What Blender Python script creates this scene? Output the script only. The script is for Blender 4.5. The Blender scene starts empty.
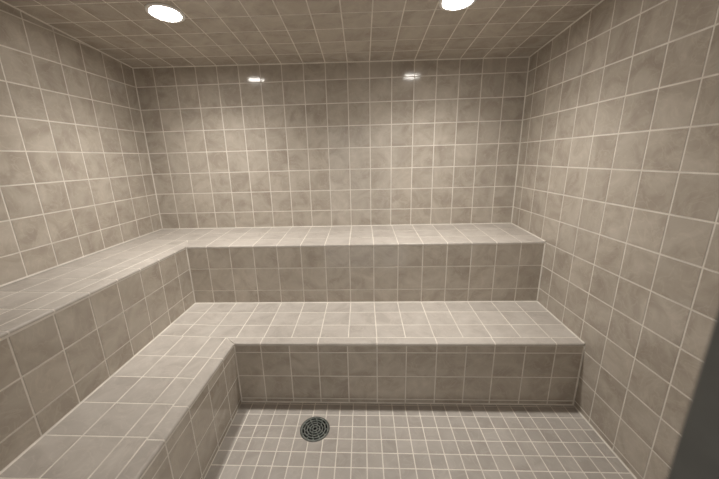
import bpy, bmesh, math, random
from mathutils import Vector, Matrix
random.seed(7)
C = bpy.context.scene.collection
T = 0.2                       # one wall tile in metres; the layout below is in tiles
FZ = -6.2095                  # floor level in tiles (0 = a wall joint just above the upper bench)
def W(x, y, z):
    return Vector(((x - 9.0) * T, y * T, (z - FZ) * T))

XL, XR, YF = 0.061, 17.988, -14.3
UB_X, UB_Y = 3.0, -2.967      # upper bench front edges
LB_X, LB_Y = 5.96, -5.893     # lower bench front edges
def ceil_z(x, y): return 6.834 - 0.01287 * x - 0.0872 * y
def slope(y, reach): return max(0.0, min(1.0, (y + 11.0) / (11.0 - reach)))
def up_z(x, y):
    d = min(1.0, max(0.0, min(x - XL, -y)) / 2.967)
    return -0.831 - 0.13 * d * slope(y, 2.967)
def low_z(x, y):
    d = min(1.0, max(0.0, min(x - UB_X, UB_Y - y)) / 2.95)
    return -3.612 - 0.11 * d * slope(y, 5.9)

# ------------------------------------------------------------------ materials
def mat(name):
    m = bpy.data.materials.new(name); m.use_nodes = True
    return m, m.node_tree.nodes, m.node_tree.links, m.node_tree.nodes['Principled BSDF']

def tile_material(name, dark, mid, light, rough=0.16, scale=6.0, bump=0.25, spec=0.5):
    m, N, L, P = mat(name)
    tc = N.new('ShaderNodeTexCoord')
    at = N.new('ShaderNodeAttribute'); at.attribute_name = 'tile'
    mul = N.new('ShaderNodeVectorMath'); mul.operation = 'SCALE'
    mul.inputs[0].default_value = (31.0, 57.0, 83.0)
    L.new(at.outputs['Fac'], mul.inputs['Scale'])
    add = N.new('ShaderNodeVectorMath'); add.operation = 'ADD'
    L.new(tc.outputs['Object'], add.inputs[0]); L.new(mul.outputs[0], add.inputs[1])
    n1 = N.new('ShaderNodeTexNoise'); n1.inputs['Scale'].default_value = scale
    n1.inputs['Detail'].default_value = 5; n1.inputs['Roughness'].default_value = 0.55
    n1.inputs['Distortion'].default_value = 0.9
    L.new(add.outputs[0], n1.inputs['Vector'])
    ramp = N.new('ShaderNodeValToRGB')
    e = ramp.color_ramp.elements
    e[0].position = 0.34; e[0].color = (*dark, 1)
    e[1].position = 0.68; e[1].color = (*light, 1)
    k = e.new(0.50); k.color = (*mid, 1)
    L.new(n1.outputs['Fac'], ramp.inputs['Fac'])
    # thin paler veins
    n2 = N.new('ShaderNodeTexNoise'); n2.inputs['Scale'].default_value = scale * 1.3
    n2.inputs['Detail'].default_value = 3; n2.inputs['Distortion'].default_value = 1.6
    L.new(add.outputs[0], n2.inputs['Vector'])
    vr = N.new('ShaderNodeValToRGB')
    v = vr.color_ramp.elements
    v[0].position = 0.47; v[0].color = (0, 0, 0, 1)
    v[1].position = 0.53; v[1].color = (0, 0, 0, 1)
    q = v.new(0.50); q.color = (1, 1, 1, 1)
    L.new(n2.outputs['Fac'], vr.inputs['Fac'])
    vm = N.new('ShaderNodeMath'); vm.operation = 'MULTIPLY'; vm.inputs[1].default_value = 0.28
    L.new(vr.outputs['Color'], vm.inputs[0])
    mx = N.new('ShaderNodeMixRGB'); mx.blend_type = 'MIX'
    L.new(vm.outputs[0], mx.inputs['Fac']); L.new(ramp.outputs['Color'], mx.inputs['Color1'])
    mx.inputs['Color2'].default_value = (min(1, light[0] * 1.18), min(1, light[1] * 1.17), min(1, light[2] * 1.15), 1)
    # each fired tile a little lighter or darker than the next
    mr = N.new('ShaderNodeMapRange'); mr.inputs['To Min'].default_value = 0.955; mr.inputs['To Max'].default_value = 1.045
    L.new(at.outputs['Fac'], mr.inputs['Value'])
    sc = N.new('ShaderNodeVectorMath'); sc.operation = 'SCALE'
    L.new(mx.outputs['Color'], sc.inputs[0]); L.new(mr.outputs['Result'], sc.inputs['Scale'])
    L.new(sc.outputs[0], P.inputs['Base Color'])
    P.inputs['Roughness'].default_value = rough
    P.inputs['Specular IOR Level'].default_value = spec
    n3 = N.new('ShaderNodeTexNoise'); n3.inputs['Scale'].default_value = 14
    n3.inputs['Detail'].default_value = 2
    L.new(add.outputs[0], n3.inputs['Vector'])
    b = N.new('ShaderNodeBump'); b.inputs['Strength'].default_value = bump; b.inputs['Distance'].default_value = 0.002
    L.new(n3.outputs['Fac'], b.inputs['Height']); L.new(b.outputs['Normal'], P.inputs['Normal'])
    return m

def grout_material(name, col):
    m, N, L, P = mat(name)
    tc = N.new('ShaderNodeTexCoord')
    n = N.new('ShaderNodeTexNoise'); n.inputs['Scale'].default_value = 9; n.inputs['Detail'].default_value = 4
    L.new(tc.outputs['Object'], n.inputs['Vector'])
    r = N.new('ShaderNodeValToRGB')
    r.color_ramp.elements[0].position = 0.3; r.color_ramp.elements[0].color = (*[c * 0.86 for c in col], 1)
    r.color_ramp.elements[1].position = 0.7; r.color_ramp.elements[1].color = (*[min(1, c * 1.08) for c in col], 1)
    L.new(n.outputs['Fac'], r.inputs['Fac']); L.new(r.outputs['Color'], P.inputs['Base Color'])
    P.inputs['Roughness'].default_value = 0.8
    return m

def plain(name, col, rough=0.5, metal=0.0, wear=0.0):
    m, N, L, P = mat(name)
    P.inputs['Roughness'].default_value = rough; P.inputs['Metallic'].default_value = metal
    tc = N.new('ShaderNodeTexCoord')
    n = N.new('ShaderNodeTexNoise'); n.inputs['Scale'].default_value = 40; n.inputs['Detail'].default_value = 4
    L.new(tc.outputs['Object'], n.inputs['Vector'])
    r = N.new('ShaderNodeValToRGB')
    r.color_ramp.elements[0].position = 0.35; r.color_ramp.elements[0].color = (*[c * (1 - wear) for c in col], 1)
    r.color_ramp.elements[1].position = 0.65; r.color_ramp.elements[1].color = (*[min(1, c * (1 + wear)) for c in col], 1)
    L.new(n.outputs['Fac'], r.inputs['Fac']); L.new(r.outputs['Color'], P.inputs['Base Color'])
    return m

M_TILE = tile_material('stone_look_ceramic', (0.376, 0.328, 0.276), (0.447, 0.398, 0.339), (0.508, 0.459, 0.397), rough=0.10, scale=5.8, bump=0.12)
M_SEAT = tile_material('stone_look_ceramic_matt', (0.408, 0.370, 0.332), (0.462, 0.423, 0.381), (0.505, 0.467, 0.423), rough=0.45, scale=5.8, bump=0.12, spec=0.3)
M_FLOOR = tile_material('stone_look_mosaic', (0.365, 0.332, 0.298), (0.408, 0.374, 0.338), (0.446, 0.412, 0.376), rough=0.3, scale=5.0, bump=0.15, spec=0.35)
M_GROUT = grout_material('pale_grout', (0.735, 0.69, 0.622))
M_TRIM = plain('white_enamel', (0.80, 0.79, 0.76), 0.4, 0.0, 0.02)
M_METAL = plain('grey_drain_metal', (0.25, 0.27, 0.25), 0.4, 0.75, 0.25)
M_RIM = plain('grey_rim_metal', (0.13, 0.135, 0.122), 0.45, 0.5, 0.15)
M_WELL = plain('dark_drain_well', (0.012, 0.013, 0.012), 0.6, 0.0, 0.3)
M_POST = plain('dark_grey_painted_metal', (0.085, 0.086, 0.080), 0.5, 0.0, 0.08)
def emitter(name, col, strength):
    m, N, L, P = mat(name)
    P.inputs['Base Color'].default_value = (0.9, 0.9, 0.9, 1)
    P.inputs['Emission Color'].default_value = (*col, 1)
    P.inputs['Emission Strength'].default_value = strength
    return m
M_LENS = emitter('lit_diffuser', (1.0, 0.958, 0.90), 95.0)

# ------------------------------------------------------------------ mesh helpers
H = 0.007          # how far a tile stands proud of the grout bed (in tiles)
GAP = 0.020        # half a joint
BEV = 0.005

class Surf:
    """one tiled surface: a solid slab with a grout bed and tiles set on it"""
    def __init__(self):
        self.bm = bmesh.new(); self.lay = self.bm.faces.layers.float.new('tile')
    def face(self, pts, mi, val=0.0, smooth=False):
        f = self.bm.faces.new([self.bm.verts.new(p) for p in pts])
        f.material_index = mi; f[self.lay] = val; f.smooth = smooth
        return f
    def slab(self, pts, back):
        """pts: front polygon (metres, counter-clockwise seen from the room), back: offset vector"""
        n = len(pts); b = [p + back for p in pts]
        self.face(pts, 1); self.face(list(reversed(b)), 1)
        for i in range(n):
            j = (i + 1) % n
            self.face([pts[j], pts[i], b[i], b[j]], 1)
    def tile(self, poly, P, nrm, gap=GAP, bev=BEV, val=None, bed=False):
        """poly: convex cell in (u,v); P(u,v) gives the point of the finished face in metres"""
        val = random.random() if val is None else val
        outer = inset(poly, gap); inner = inset(poly, gap + bev)
        if outer is None or inner is None: return
        lo = [P(u, v) - nrm * H * T for u, v in outer]
        mi_ = [P(u, v) - nrm * bev * 0.45 * T for u, v in inset(poly, gap + bev * 0.25)]
        hi = [P(u, v) for u, v in inner]
        n = len(poly)
        flip = newell(hi).dot(nrm) < 0
        def put(pts, m=0): self.face(list(reversed(pts)) if flip else pts, m, val)
        if bed:
            q = [P(u, v) - nrm * H * 0.85 * T for u, v in poly]
            self.face(list(reversed(q)) if flip else q, 1)
        put(hi)
        for i in range(n):
            j = (i + 1) % n
            put([mi_[i], mi_[j], hi[j], hi[i]], 2)
            put([lo[i], lo[j], mi_[j], mi_[i]], 2)
    def bead(self, p, q, n1, n2, w=0.036, off=0.012):
        """a grout bead along an inside corner from p to q"""
        w *= T
        a = [p, p + n1 * w, p + n1 * w * 0.3 + n2 * w * 0.3, p + n2 * w]; b = [x + (q - p) for x in a]
        for i in range(4):
            j = (i + 1) % 4
            f = [a[i], a[j], b[j], b[i]]
            c = sum(f, Vector()) / 4 - (p + (q - p) * 0.5 + (n1 + n2) * w * 0.2)
            if newell(f).dot(c) < 0: f.reverse()
            self.face(f, 1)
    def build(self, name, mats, parent=None, origin=None):
        o_ = origin or Vector((0, 0, 0))
        for v in self.bm.verts: v.co -= o_
        me = bpy.data.meshes.new(name); self.bm.to_mesh(me); self.bm.free()
        for m in mats: me.materials.append(m)
        o = bpy.data.objects.new(name, me); C.objects.link(o)
        if parent is not None: o.parent = parent
        return o

def newell(p):
    n = Vector((0, 0, 0))
    for i in range(len(p)): n += p[i].cross(p[(i + 1) % len(p)])
    return n
def area2(poly): return sum(poly[i][0] * poly[(i + 1) % len(poly)][1] - poly[(i + 1) % len(poly)][0] * poly[i][1] for i in range(len(poly)))
def inset(poly, d):
    """offset a convex polygon inwards by d"""
    s = 1 if area2(poly) > 0 else -1
    n = len(poly); lines = []
    for i in range(n):
        a = poly[i]; b = poly[(i + 1) % n]
        dx, dy = b[0] - a[0], b[1] - a[1]; l = math.hypot(dx, dy)
        if l < 1e-6: return None
        nx, ny = -dy / l * s, dx / l * s
        lines.append((a[0] + nx * d, a[1] + ny * d, dx / l, dy / l))
    out = []
    for i in range(n):
        p = lines[i - 1]; q = lines[i]
        den = p[2] * q[3] - p[3] * q[2]
        if abs(den) < 1e-6: return None
        t = ((q[0] - p[0]) * q[3] - (q[1] - p[1]) * q[2]) / den
        out.append((p[0] + p[2] * t, p[1] + p[3] * t))
    if area2(out) * s <= 1e-5: return None
    for i in range(n):                       # collapsed sliver?
        a = out[i]; b = out[(i + 1) % n]
        if (b[0] - a[0]) * lines[i][2] + (b[1] - a[1]) * lines[i][3] <= 0: return None
    return out
def clip(poly, a, b, c):
    """keep the part of poly where a*u + b*v <= c"""
    out = []
    for i in range(len(poly)):
        p = poly[i]; q = poly[(i + 1) % len(poly)]
        dp = a * p[0] + b * p[1] - c; dq = a * q[0] + b * q[1] - c
        if dp <= 0: out.append(p)
        if dp * dq < 0:
            t = dp / (dp - dq); out.append((p[0] + (q[0] - p[0]) * t, p[1] + (q[1] - p[1]) * t))
    res = []
    for p in out:
        if not res or math.hypot(p[0] - res[-1][0], p[1] - res[-1][1]) > 1e-5: res.append(p)
    if len(res) > 2 and math.hypot(res[0][0] - res[-1][0], res[0][1] - res[-1][1]) < 1e-5: res.pop()
    return res if len(res) > 2 else None
def cuts(lo, hi, joints):
    """cell boundaries between lo and hi"""
    return [lo] + sorted(j for j in joints if lo + 0.03 < j < hi - 0.03) + [hi]
def grid(S, us, vs, P, nrm, clips=(), **kw):
    for i in range(len(us) - 1):
        for j in range(len(vs) - 1):
            poly = [(us[i], vs[j]), (us[i + 1], vs[j]), (us[i + 1], vs[j + 1]), (us[i], vs[j + 1])]
            for c in clips:
                poly = clip(poly, *c) if poly else None
            if poly: S.tile(poly, P, nrm, **kw)

def props(o, label=None, cat=None, group=None, kind=None):
    if label: o['label'] = label
    if cat: o['category'] = cat
    if group: o['group'] = group
    if kind: o['kind'] = kind
    return o
def empty(name, loc):
    o = bpy.data.objects.new(name, None); o.location = loc; o.empty_display_size = 0.1; C.objects.link(o)
    return o

X_J = list(range(-1, 20))                                   # vertical joints shared by the back wall, risers and seats
Z_J = [7 - r for r in range(-3, 15)]
YL_J = [-0.70 - k for k in range(0, 16)]
YR_J = [-0.647 - k for k in range(0, 16)]
TG = [M_TILE, M_GROUT, M_SEAT]
nx, ny, nz = Vector((1, 0, 0)), Vector((0, 1, 0)), Vector((0, 0, 1))
D = H                                                       # depth of the grout bed below the finished face

# ------------------------------------------------------------------ the room
S = Surf()                                                  # back wall
f = lambda u, v: W(u, 0, v)
S.slab([W(XL - .6, D, FZ - .5), W(XR + .6, D, FZ - .5), W(XR + .6, D, ceil_z(XR, 0) + .3), W(XL - .6, D, ceil_z(XL, 0) + .3)], ny * 0.1)
top = 6.834 - 0.01287 * 9
grid(S, cuts(XL, XR, X_J), cuts(-0.85, 6.84, Z_J), f, -ny, clips=[(0.01287, 1, 6.834)])
S.bead(W(XL, 0, -.78), W(XL, 0, ceil_z(XL, 0)), nx, -ny)
S.bead(W(XR, 0, -.78), W(XR, 0, ceil_z(XR, 0)), -nx, -ny)
S.bead(W(XL, 0, ceil_z(XL, 0)), W(XR, 0, ceil_z(XR, 0)), -nz, -ny)
props(S.build('wall_back', TG), 'back wall of square beige stone look tiles with pale grout, above the upper bench', 'wall', kind='structure')

def side_wall(x, s, joints, zlo, name, label):
    S = Surf(); nrm = nx * s
    f = lambda u, v: W(x, u, v)
    pts = [W(x - s * D, D, FZ - .5), W(x - s * D, YF, FZ - .5), W(x - s * D, YF, ceil_z(x, YF) + .3), W(x - s * D, D, ceil_z(x, 0) + .3)]
    if s > 0: pts = [pts[1], pts[0], pts[3], pts[2]]
    S.slab(pts, -nrm * 0.1)
    grid(S, cuts(YF, 0, joints), cuts(zlo, 8.5, Z_J), f, nrm, clips=[(0.0872, 1, 6.834 - 0.01287 * x)])
    S.bead(W(x, YF, ceil_z(x, YF)), W(x, 0, ceil_z(x, 0)), -nz, nrm)
    if s > 0: S.bead(W(x, YF + .01, up_z(x, YF) + .012), W(x, -.06, up_z(x, 0) + .012), nz, nrm)
    else: S.bead(W(x, YF, FZ), W(x, LB_Y - .06, FZ), nz, nrm)
    return props(S.build(name, TG), label, 'wall', kind='structure')
side_wall(XL, 1, YL_J, -0.85, 'wall_left', 'left wall of square beige tiles rising from the upper bench')
side_wall(XR, -1, YR_J, FZ, 'wall_right', 'right wall of square beige tiles running from floor to ceiling')

S = Surf()                                                  # ceiling, rising towards the doorway
f = lambda u, v: W(u, v, ceil_z(u, v))
cn = Vector((-0.01287, -0.0872, -1)).normalized()
cp = [(XL - .1, .1), (XR + .1, .1), (XR + .1, YF - .1), (XL - .1, YF - .1)]
S.slab([f(u, v) - cn * D * T for u, v in cp], nz * 0.1)
grid(S, cuts(XL, XR, X_J), cuts(YF, 0, [-0.95 - 0.985 * k for k in range(16)]), f, cn)
props(S.build('ceiling', TG), 'ceiling of square beige tiles with two round lights, rising towards the viewer', 'ceiling', kind='structure')

DR = (8.885, -7.02, 0.50)                                   # the drain: centre and radius
S = Surf()                                                  # floor of small mosaic tiles
f = lambda u, v: W(u, v, FZ)
fp = [(LB_X - .3, YF), (XR + .05, YF), (XR + .05, LB_Y + .3), (LB_X - .3, LB_Y + .3)]
S.slab([W(u, v, FZ - D * .8) for u, v in fp], -nz * 0.12)
grid(S, cuts(LB_X, XR, [6.399 + 0.4679 * k for k in range(-2, 30)]), cuts(YF, LB_Y, [-5.975 - 0.4690 * k for k in range(0, 22)]), f, nz, gap=0.016, bev=0.005)
floor = S.build('floor', [M_FLOOR, M_GROUT, M_FLOOR])
props(floor, 'floor of small square beige mosaic tiles with pale grout, below the lower bench', 'floor', kind='structure')

def lathe(profile, seg=64, close=False):
    """profile: list of (radius, z) in metres, spun about z"""
    bm = bmesh.new(); rings = []
    for r, z in profile:
        if r < 1e-6: rings.append([bm.verts.new((0, 0, z))])
        else: rings.append([bm.verts.new((r * math.cos(2 * math.pi * k / seg), r * math.sin(2 * math.pi * k / seg), z)) for k in range(seg)])
    pairs = list(zip(rings[:-1], rings[1:])) + ([(rings[-1], rings[0])] if close else [])
    for a, b in pairs:
        for k in range(seg):
            l = (k + 1) % seg
            if len(a) == 1 and len(b) == 1: continue
            if len(a) == 1: bm.faces.new([a[0], b[k], b[l]])
            elif len(b) == 1: bm.faces.new([a[k], b[0], a[l]])
            else: bm.faces.new([a[k], b[k], b[l], a[l]])
    bmesh.ops.recalc_face_normals(bm, faces=bm.faces[:])
    return bm
def link(name, bm, m, parent=None, smooth=False):
    me = bpy.data.meshes.new(name); bm.to_mesh(me); bm.free(); me.materials.append(m)
    if smooth:
        for p in me.polygons: p.use_smooth = True
    o = bpy.data.objects.new(name, me); C.objects.link(o)
    if parent is not None: o.parent = parent
    return o

# cut the round drain opening out of the floor
cut = link('cutter', lathe([(0, -0.07), (DR[2] * T, -0.07), (DR[2] * T, 0.05), (0, 0.05)]), M_WELL)
cut.location = W(DR[0], DR[1], FZ)
bo = floor.modifiers.new('hole', 'BOOLEAN'); bo.operation = 'DIFFERENCE'; bo.object = cut; bo.solver = 'EXACT'; bo.use_self = True
dg = bpy.context.evaluated_depsgraph_get(); dg.update()
new = bpy.data.meshes.new_from_object(floor.evaluated_get(dg), preserve_all_data_layers=True, depsgraph=dg)
floor.modifiers.clear(); old = floor.data; floor.data = new; bpy.data.meshes.remove(old); new.name = 'floor'
bpy.data.objects.remove(cut)

# ------------------------------------------------------------------ the two built-in L-shaped benches
RL = 0.035                                                  # bullnose radius (tiles)
LIP = 0.085
XR_ = XR - 0.008
XU = [0.98, 1.96, 2.93, 3.88, 4.88, 5.91, 6.93, 7.95, 8.98, 10.01, 11.03, 12.05, 13.07, 14.07, 15.06, 16.06, 17.04]
XLOW = [6.91, 7.93, 8.95, 9.99, 11.02, 12.04, 13.08, 14.09, 15.04, 16.07, 17.07]
def bench(name, label, x0, y0, ex, ey, zf, zbot, yj_left, xj_left, yj_back, nose_x, nose_y, xj_seat, xj_riser, zj, xj_nose, yj_nose, near=YF + 0.004):
    """x0,y0: walls behind; ex,ey: front edges; nose_x, nose_y: joint behind the edge tiles (or None)"""
    root = empty(name, W((x0 + ex) / 2, (y0 + near) / 2, FZ))
    props(root, label, 'bench')
    org = root.location.copy()
    P = lambda u, v: W(u, v, zf(u, v))
    S = Surf()
    for q in ([(x0, near), (ex, near), (ex, ey), (x0, y0)], [(x0, y0), (ex, ey), (XR_, ey), (XR_, y0)]):
        S.slab([P(u, v) - nz * 0.05 * T for u, v in q], -nz * 0.05 * T)
    # field tiles; a mitre joint where the edge tiles of both wings meet
    nxs = nose_x; nys = nose_y
    ax, ay = nxs, nys
    rx, ry = ex - RL, ey + RL                               # edge tiles stop where the bullnose starts
    xl = cuts(x0, ax, xj_left)
    yl = cuts(near, ey, yj_left); 
    grid(S, xl, cuts(near, ay, yj_left), P, nz, bed=True, bev=0.004)
    grid(S, cuts(x0, XR_, xj_seat), cuts(ay, y0, yj_back), P, nz, bed=True, bev=0.004)
    k = (ex - ax) / (ay - ey) if ay > ey else 0
    ycs = cuts(near, ay, yj_nose)
    for j in range(len(ycs) - 1):                           # edge tiles of the left wing
        poly = [(ax, ycs[j]), (rx, ycs[j]), (rx, ycs[j + 1]), (ax, ycs[j + 1])]
        if j == len(ycs) - 2: poly = [(ax, ycs[j]), (rx, ycs[j]), (rx, ey - RL * 0), (ax, ay)]
        lip(S, poly, P, 'x', ex, ycs[j], ycs[j + 1] if j < len(ycs) - 2 else ey)
    xcs = [ax] + [j for j in xj_nose if ex + .25 < j < XR_ - .1] + [XR_]
    for i in range(len(xcs) - 1):                           # edge tiles of the back wing
        poly = [(xcs[i], ry), (xcs[i + 1], ry), (xcs[i + 1], ay), (xcs[i], ay)]
        if i == 0: poly = [(ex, ry), (xcs[1], ry), (xcs[1], ay), (ax, ay)]
        lip(S, poly, P, 'y', ey, xcs[i] if i else ex, xcs[i + 1])
    S.bead(W(x0, y0, zf(x0, y0)), W(XR_, y0, zf(XR_, y0)), nz, -ny)
    if x0 > 1: S.bead(W(x0, near, zf(x0, near)), W(x0, y0, zf(x0, y0)), nz, nx)
    S.bead(W(XR_, ey, zf(XR_, ey)), W(XR_, y0, zf(XR_, y0)), nz, -nx)
    S.build('seat', [M_SEAT, M_GROUT, M_SEAT], root, org)
    # risers
    zt = lambda u, v: zf(u, v) - LIP
    S = Surf()
    f = lambda u, v: W(u, ey, v)
    ze = lambda x: zf(x, ey) - LIP
    zm = ze(9)
    S.slab([W(ex, ey + D, zbot), W(XR_, ey + D, zbot), W(XR_, ey + D, zm + .02), W(ex, ey + D, zm + .02)], ny * 0.06)
    xr = [ex] + [j for j in xj_riser if ex + .08 < j < XR_ - .05] + [XR_]
    grid(S, xr, cuts(zbot, zm, zj), f, -ny)
    zq = zbot + .01 if x0 > 1 else -3.55
    S.bead(W(ex, ey, zq), W(ex, ey, zm), nx, -ny)
    S.bead(W(XR_, ey, zq), W(XR_, ey, zm), -nx, -ny)
    if x0 > 1: S.bead(W(ex, ey, zq), W(XR_, ey, zq), nz, -ny)
    S.build('riser', TG, root, org)
    S = Surf()
    f = lambda u, v: W(ex, u, v)
    g0, g1 = zf(ex, near) - LIP, zf(ex, ey) - LIP
    S.slab([W(ex - D, near, zbot), W(ex - D, ey + D, zbot), W(ex - D, ey + D, g1 + .02), W(ex - D, near, g0 + .02)], -nx * 0.06)
    sl = (g1 - g0) / (ey - near)
    grid(S, cuts(near, ey, [-0.79 - k for k in range(16)]), cuts(zbot, max(g0, g1), zj), f, nx, clips=[(-sl, 1, g0 - sl * near)])
    S.build('riser', TG, root, org)
    return root

def lip(S, poly, P, axis, e, a, b):
    """an edge tile with a rounded front edge that turns down over the riser"""
    val = random.random()
    S.tile(poly, P, nz, val=val, bev=0.004, bed=True)
    a += GAP; b -= GAP
    R = RL + GAP + 0.004
    prof = [(R - 0.0, 0.0)]
    for k in range(1, 6):
        t = k / 5 * math.pi / 2
        prof.append((R - R * math.sin(t), -R * (1 - math.cos(t)) ))
    prof.append((0.0, -LIP + 0.006)); prof.append((0.02, -LIP + 0.006))
    OV = 0.004                                              # overhang past the riser
    def sweep(s0, s1, deep, mi):
        for q in range(len(prof) - 1):
            (d0, z0), (d1, z1) = prof[q], prof[q + 1]
            pts = []
            for (d, z, s) in ((d0, z0, s0), (d0, z0, s1), (d1, z1, s1), (d1, z1, s0)):
                dd = d - OV * min(1, max(0, (R - d) / R)) + deep
                p = W(e - dd, s, 0) if axis == 'x' else W(s, e + dd, 0)
                zz = (P(min(e, e - d), s) if axis == 'x' else P(s, max(e, e + d))).z
                pts.append(Vector((p.x, p.y, zz + (z - deep) * T)))
            if newell(pts).dot((nx if axis == 'x' else -ny) + nz) < 0: pts.reverse()
            S.face(pts, mi, val, smooth=mi == 0)
    sweep(a, b, 0.0, 0)
    sweep(a - GAP, b + GAP, 0.005, 1)                       # grout behind the joint

bench('tiled_bench', 'upper beige tiled bench in an L along the left and back walls', XL + .006, -.006, UB_X, UB_Y, up_z, -3.75,
      [-0.75 - 1.0 * k for k in range(16)], [0.95, 1.95], [-1.02], 2.56, -2.05,
      XU, XU, [-1.98, -3.01], XU, [-0.75 - 1.0 * k for k in range(16)])
bench('tiled_bench', 'lower beige tiled bench in an L, a step above the floor with the drain', UB_X + .004, UB_Y - .004, LB_X, LB_Y, low_z, FZ,
      [-3.80, -4.74] + [-5.70 - 1.01 * k for k in range(1, 10)], [3.94, 4.96], [-3.80, -4.74], 5.53, -5.54,
      XU, XLOW, [-4.09, -5.06, -6.03], XLOW[0::2], [-6.75, -8.80, -9.80, -10.78, -12.75])

# ------------------------------------------------------------------ ceiling lights
def light(x, y, label):
    r = empty('recessed_light', W(x, y, ceil_z(x, y)))
    r.rotation_euler = nz.rotation_difference(-cn).to_euler()
    props(r, label, 'ceiling light', 'recessed ceiling lights')
    ro, ri = 0.112, 0.089
    link('trim_ring', lathe([(ro, 0.0), (ro, -0.004), (ro - 0.006, -0.008), (ri + 0.004, -0.009), (ri, -0.006), (ri, 0.0)], close=True), M_TRIM, r, True)
    link('lens', lathe([(0, -0.0045), (ri * 0.5, -0.0042), (ri - 0.001, -0.003), (ri - 0.001, -0.001), (0, -0.001)]), M_LENS, r, True)
    ld = bpy.data.lights.new('lamp', 'SPOT'); ld.energy = 118; ld.color = (1.0, 0.958, 0.90)
    ld.spot_size = math.radians(132); ld.spot_blend = 1.0; ld.shadow_soft_size = 0.055
    lo = bpy.data.objects.new('lamp', ld); C.objects.link(lo); lo.parent = r; lo.location = (0, 0, -0.012); lo.rotation_euler = (math.radians(9), 0, 0)
    return r
light(4.42, -4.27, 'lit round white ceiling light nearer the left wall')
light(13.56, -4.40, 'lit round white ceiling light nearer the right wall')

# ------------------------------------------------------------------ floor drain
dr = empty('floor_drain', W(DR[0], DR[1], FZ))
props(dr, 'round dark grey metal floor drain set in the mosaic floor', 'drain')
R0 = DR[2] * T
link('rim', lathe([(R0 - .001, -0.02), (R0 - .001, 0.0015), (R0 - 0.004, 0.003), (R0 - 0.007, 0.003), (R0 - 0.009, 0.001), (R0 - 0.009, -0.02)], close=True), M_RIM, dr, True)
link('well', lathe([(0, -0.055), (R0 - 0.016, -0.055), (R0 - 0.016, -0.012), (R0 - 0.006, -0.012), (R0 - 0.006, -0.06), (0, -0.06)]), M_WELL, dr)
bm = bmesh.new()                                            # grate: arcs of metal around the centre with short bridges
def arc_bar(bm, r0, r1, t0, t1, z0, z1, n):
    vs = []
    for k in range(n + 1):
        t = t0 + (t1 - t0) * k / n
        c, s = math.cos(t), math.sin(t)
        vs.append([bm.verts.new((r * c, r * s, z)) for r, z in ((r0, z0), (r1, z0), (r1, z1), (r0, z1))])
    for a, b in zip(vs[:-1], vs[1:]):
        for k in range(4): bm.faces.new([a[k], b[k], b[(k + 1) % 4], a[(k + 1) % 4]])
    bm.faces.new(vs[0][::-1]); bm.faces.new(vs[-1])
RG = R0 - 0.0095
nr = 5
step = RG / nr
for q in range(nr):
    r1 = RG - q * step * 1.0
    arc_bar(bm, max(0.001, r1 - step * 0.36), r1, 0, 2 * math.pi, -0.007, 0.0015, 56)
    if q < nr - 1:
        m = max(4, 12 - 2 * q)
        for k in range(m):
            t = 2 * math.pi * (k + 0.35 * q) / m
            w = 0.003 / max(r1, 0.01)
            arc_bar(bm, r1 - step, r1 - step * 0.36, t - w, t + w, -0.010, 0.0012, 2)
bmesh.ops.recalc_face_normals(bm, faces=bm.faces[:])
link('grate', bm, M_METAL, dr)

# ------------------------------------------------------------------ the doorway the photo is taken from
def boxm(name, a, b, m, parent=None, bevel=0.0):
    bm = bmesh.new(); bmesh.ops.create_cube(bm, size=1)
    for v in bm.verts: v.co = Vector(((a[i] + b[i]) / 2 + v.co[i] * (b[i] - a[i]) for i in range(3)))
    if bevel: bmesh.ops.bevel(bm, geom=bm.edges[:], offset=bevel, segments=3, affect='EDGES', profile=0.5)
    return link(name, bm, m, parent)
PX = 11.745
p = boxm('door_1', W(PX, -14.95, FZ), W(PX + .3, YF, 5.3), M_POST, None, 0.003)
props(p, 'dark grey door post close to the viewer at the lower right corner', 'door frame', kind='structure')
S = Surf()
f = lambda u, v: W(u, YF, v)
zt = ceil_z(XL, YF)
S.slab([W(7.3, YF - D, FZ), W(XL, YF - D, FZ), W(XL, YF - D, zt), W(7.3, YF - D, zt)], -ny * 0.1)
grid(S, cuts(XL, 7.3, X_J), cuts(FZ, zt, Z_J), f, ny)
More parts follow.
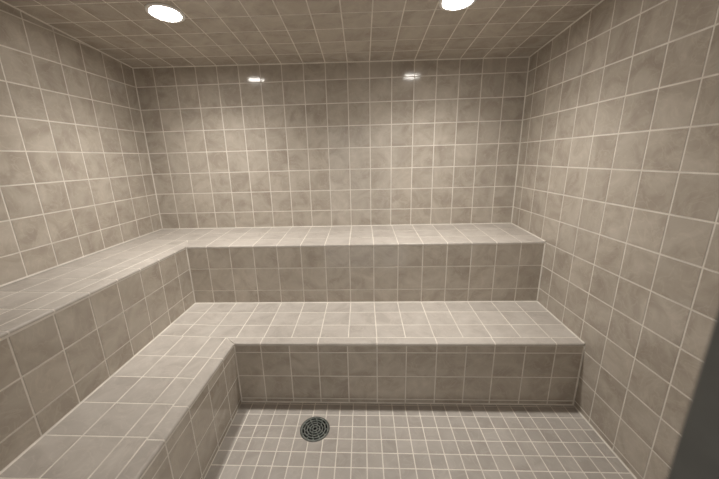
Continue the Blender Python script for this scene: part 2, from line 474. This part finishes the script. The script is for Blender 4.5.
S.slab([W(XR, YF - D, FZ), W(14.2, YF - D, FZ), W(14.2, YF - D, 5.3), W(XR, YF - D, 5.3)], -ny * 0.1)
grid(S, cuts(14.2, XR, X_J), cuts(FZ, 5.3, Z_J), f, ny)
S.slab([W(XR, YF - D, 5.3), W(7.3, YF - D, 5.3), W(7.3, YF - D, zt), W(XR, YF - D, zt - .25)], -ny * 0.1)
grid(S, cuts(7.3, XR, X_J), cuts(5.3, zt - .25, Z_J), f, ny)
props(S.build('wall_front', TG), 'front wall of square beige tiles around the doorway', 'wall', kind='structure')

# ------------------------------------------------------------------ world, camera, view
w = bpy.data.worlds.new('world'); bpy.context.scene.world = w; w.use_nodes = True
bg = w.node_tree.nodes['Background']
bg.inputs['Color'].default_value = (1.0, 0.95, 0.89, 1); bg.inputs['Strength'].default_value = 0.85

cam = bpy.data.cameras.new('camera'); co = bpy.data.objects.new('camera', cam); C.objects.link(co)
yaw, pitch, roll = -0.04832, -0.25449, -0.02747
fw = Vector((math.sin(yaw) * math.cos(pitch), math.cos(yaw) * math.cos(pitch), math.sin(pitch)))
rt = Vector((math.cos(yaw), -math.sin(yaw), 0)); up = rt.cross(fw)
r2 = rt * math.cos(roll) + up * math.sin(roll); u2 = -rt * math.sin(roll) + up * math.cos(roll)
mtx = Matrix((r2, u2, -fw)).transposed().to_4x4(); mtx.translation = W(10.59986, -15.25646, 2.51808)
co.matrix_world = mtx
cam.sensor_fit = 'HORIZONTAL'; cam.sensor_width = 36; cam.lens = 305.94 / 719 * 36
cam.shift_x = (359.5 - 348.954) / 719; cam.shift_y = (237.852 - 239.5) / 719
cam.clip_start = 0.01
cam.dof.use_dof = True; cam.dof.focus_distance = 2.4; cam.dof.aperture_fstop = 2.8
sc = bpy.context.scene; sc.camera = co
sc.view_settings.view_transform = 'Standard'; sc.view_settings.look = 'None'
sc.view_settings.gamma = 1.0; sc.view_settings.use_curve_mapping = False
sc.view_settings.exposure = 0.05
sc.cycles.max_bounces = 10; sc.cycles.diffuse_bounces = 8
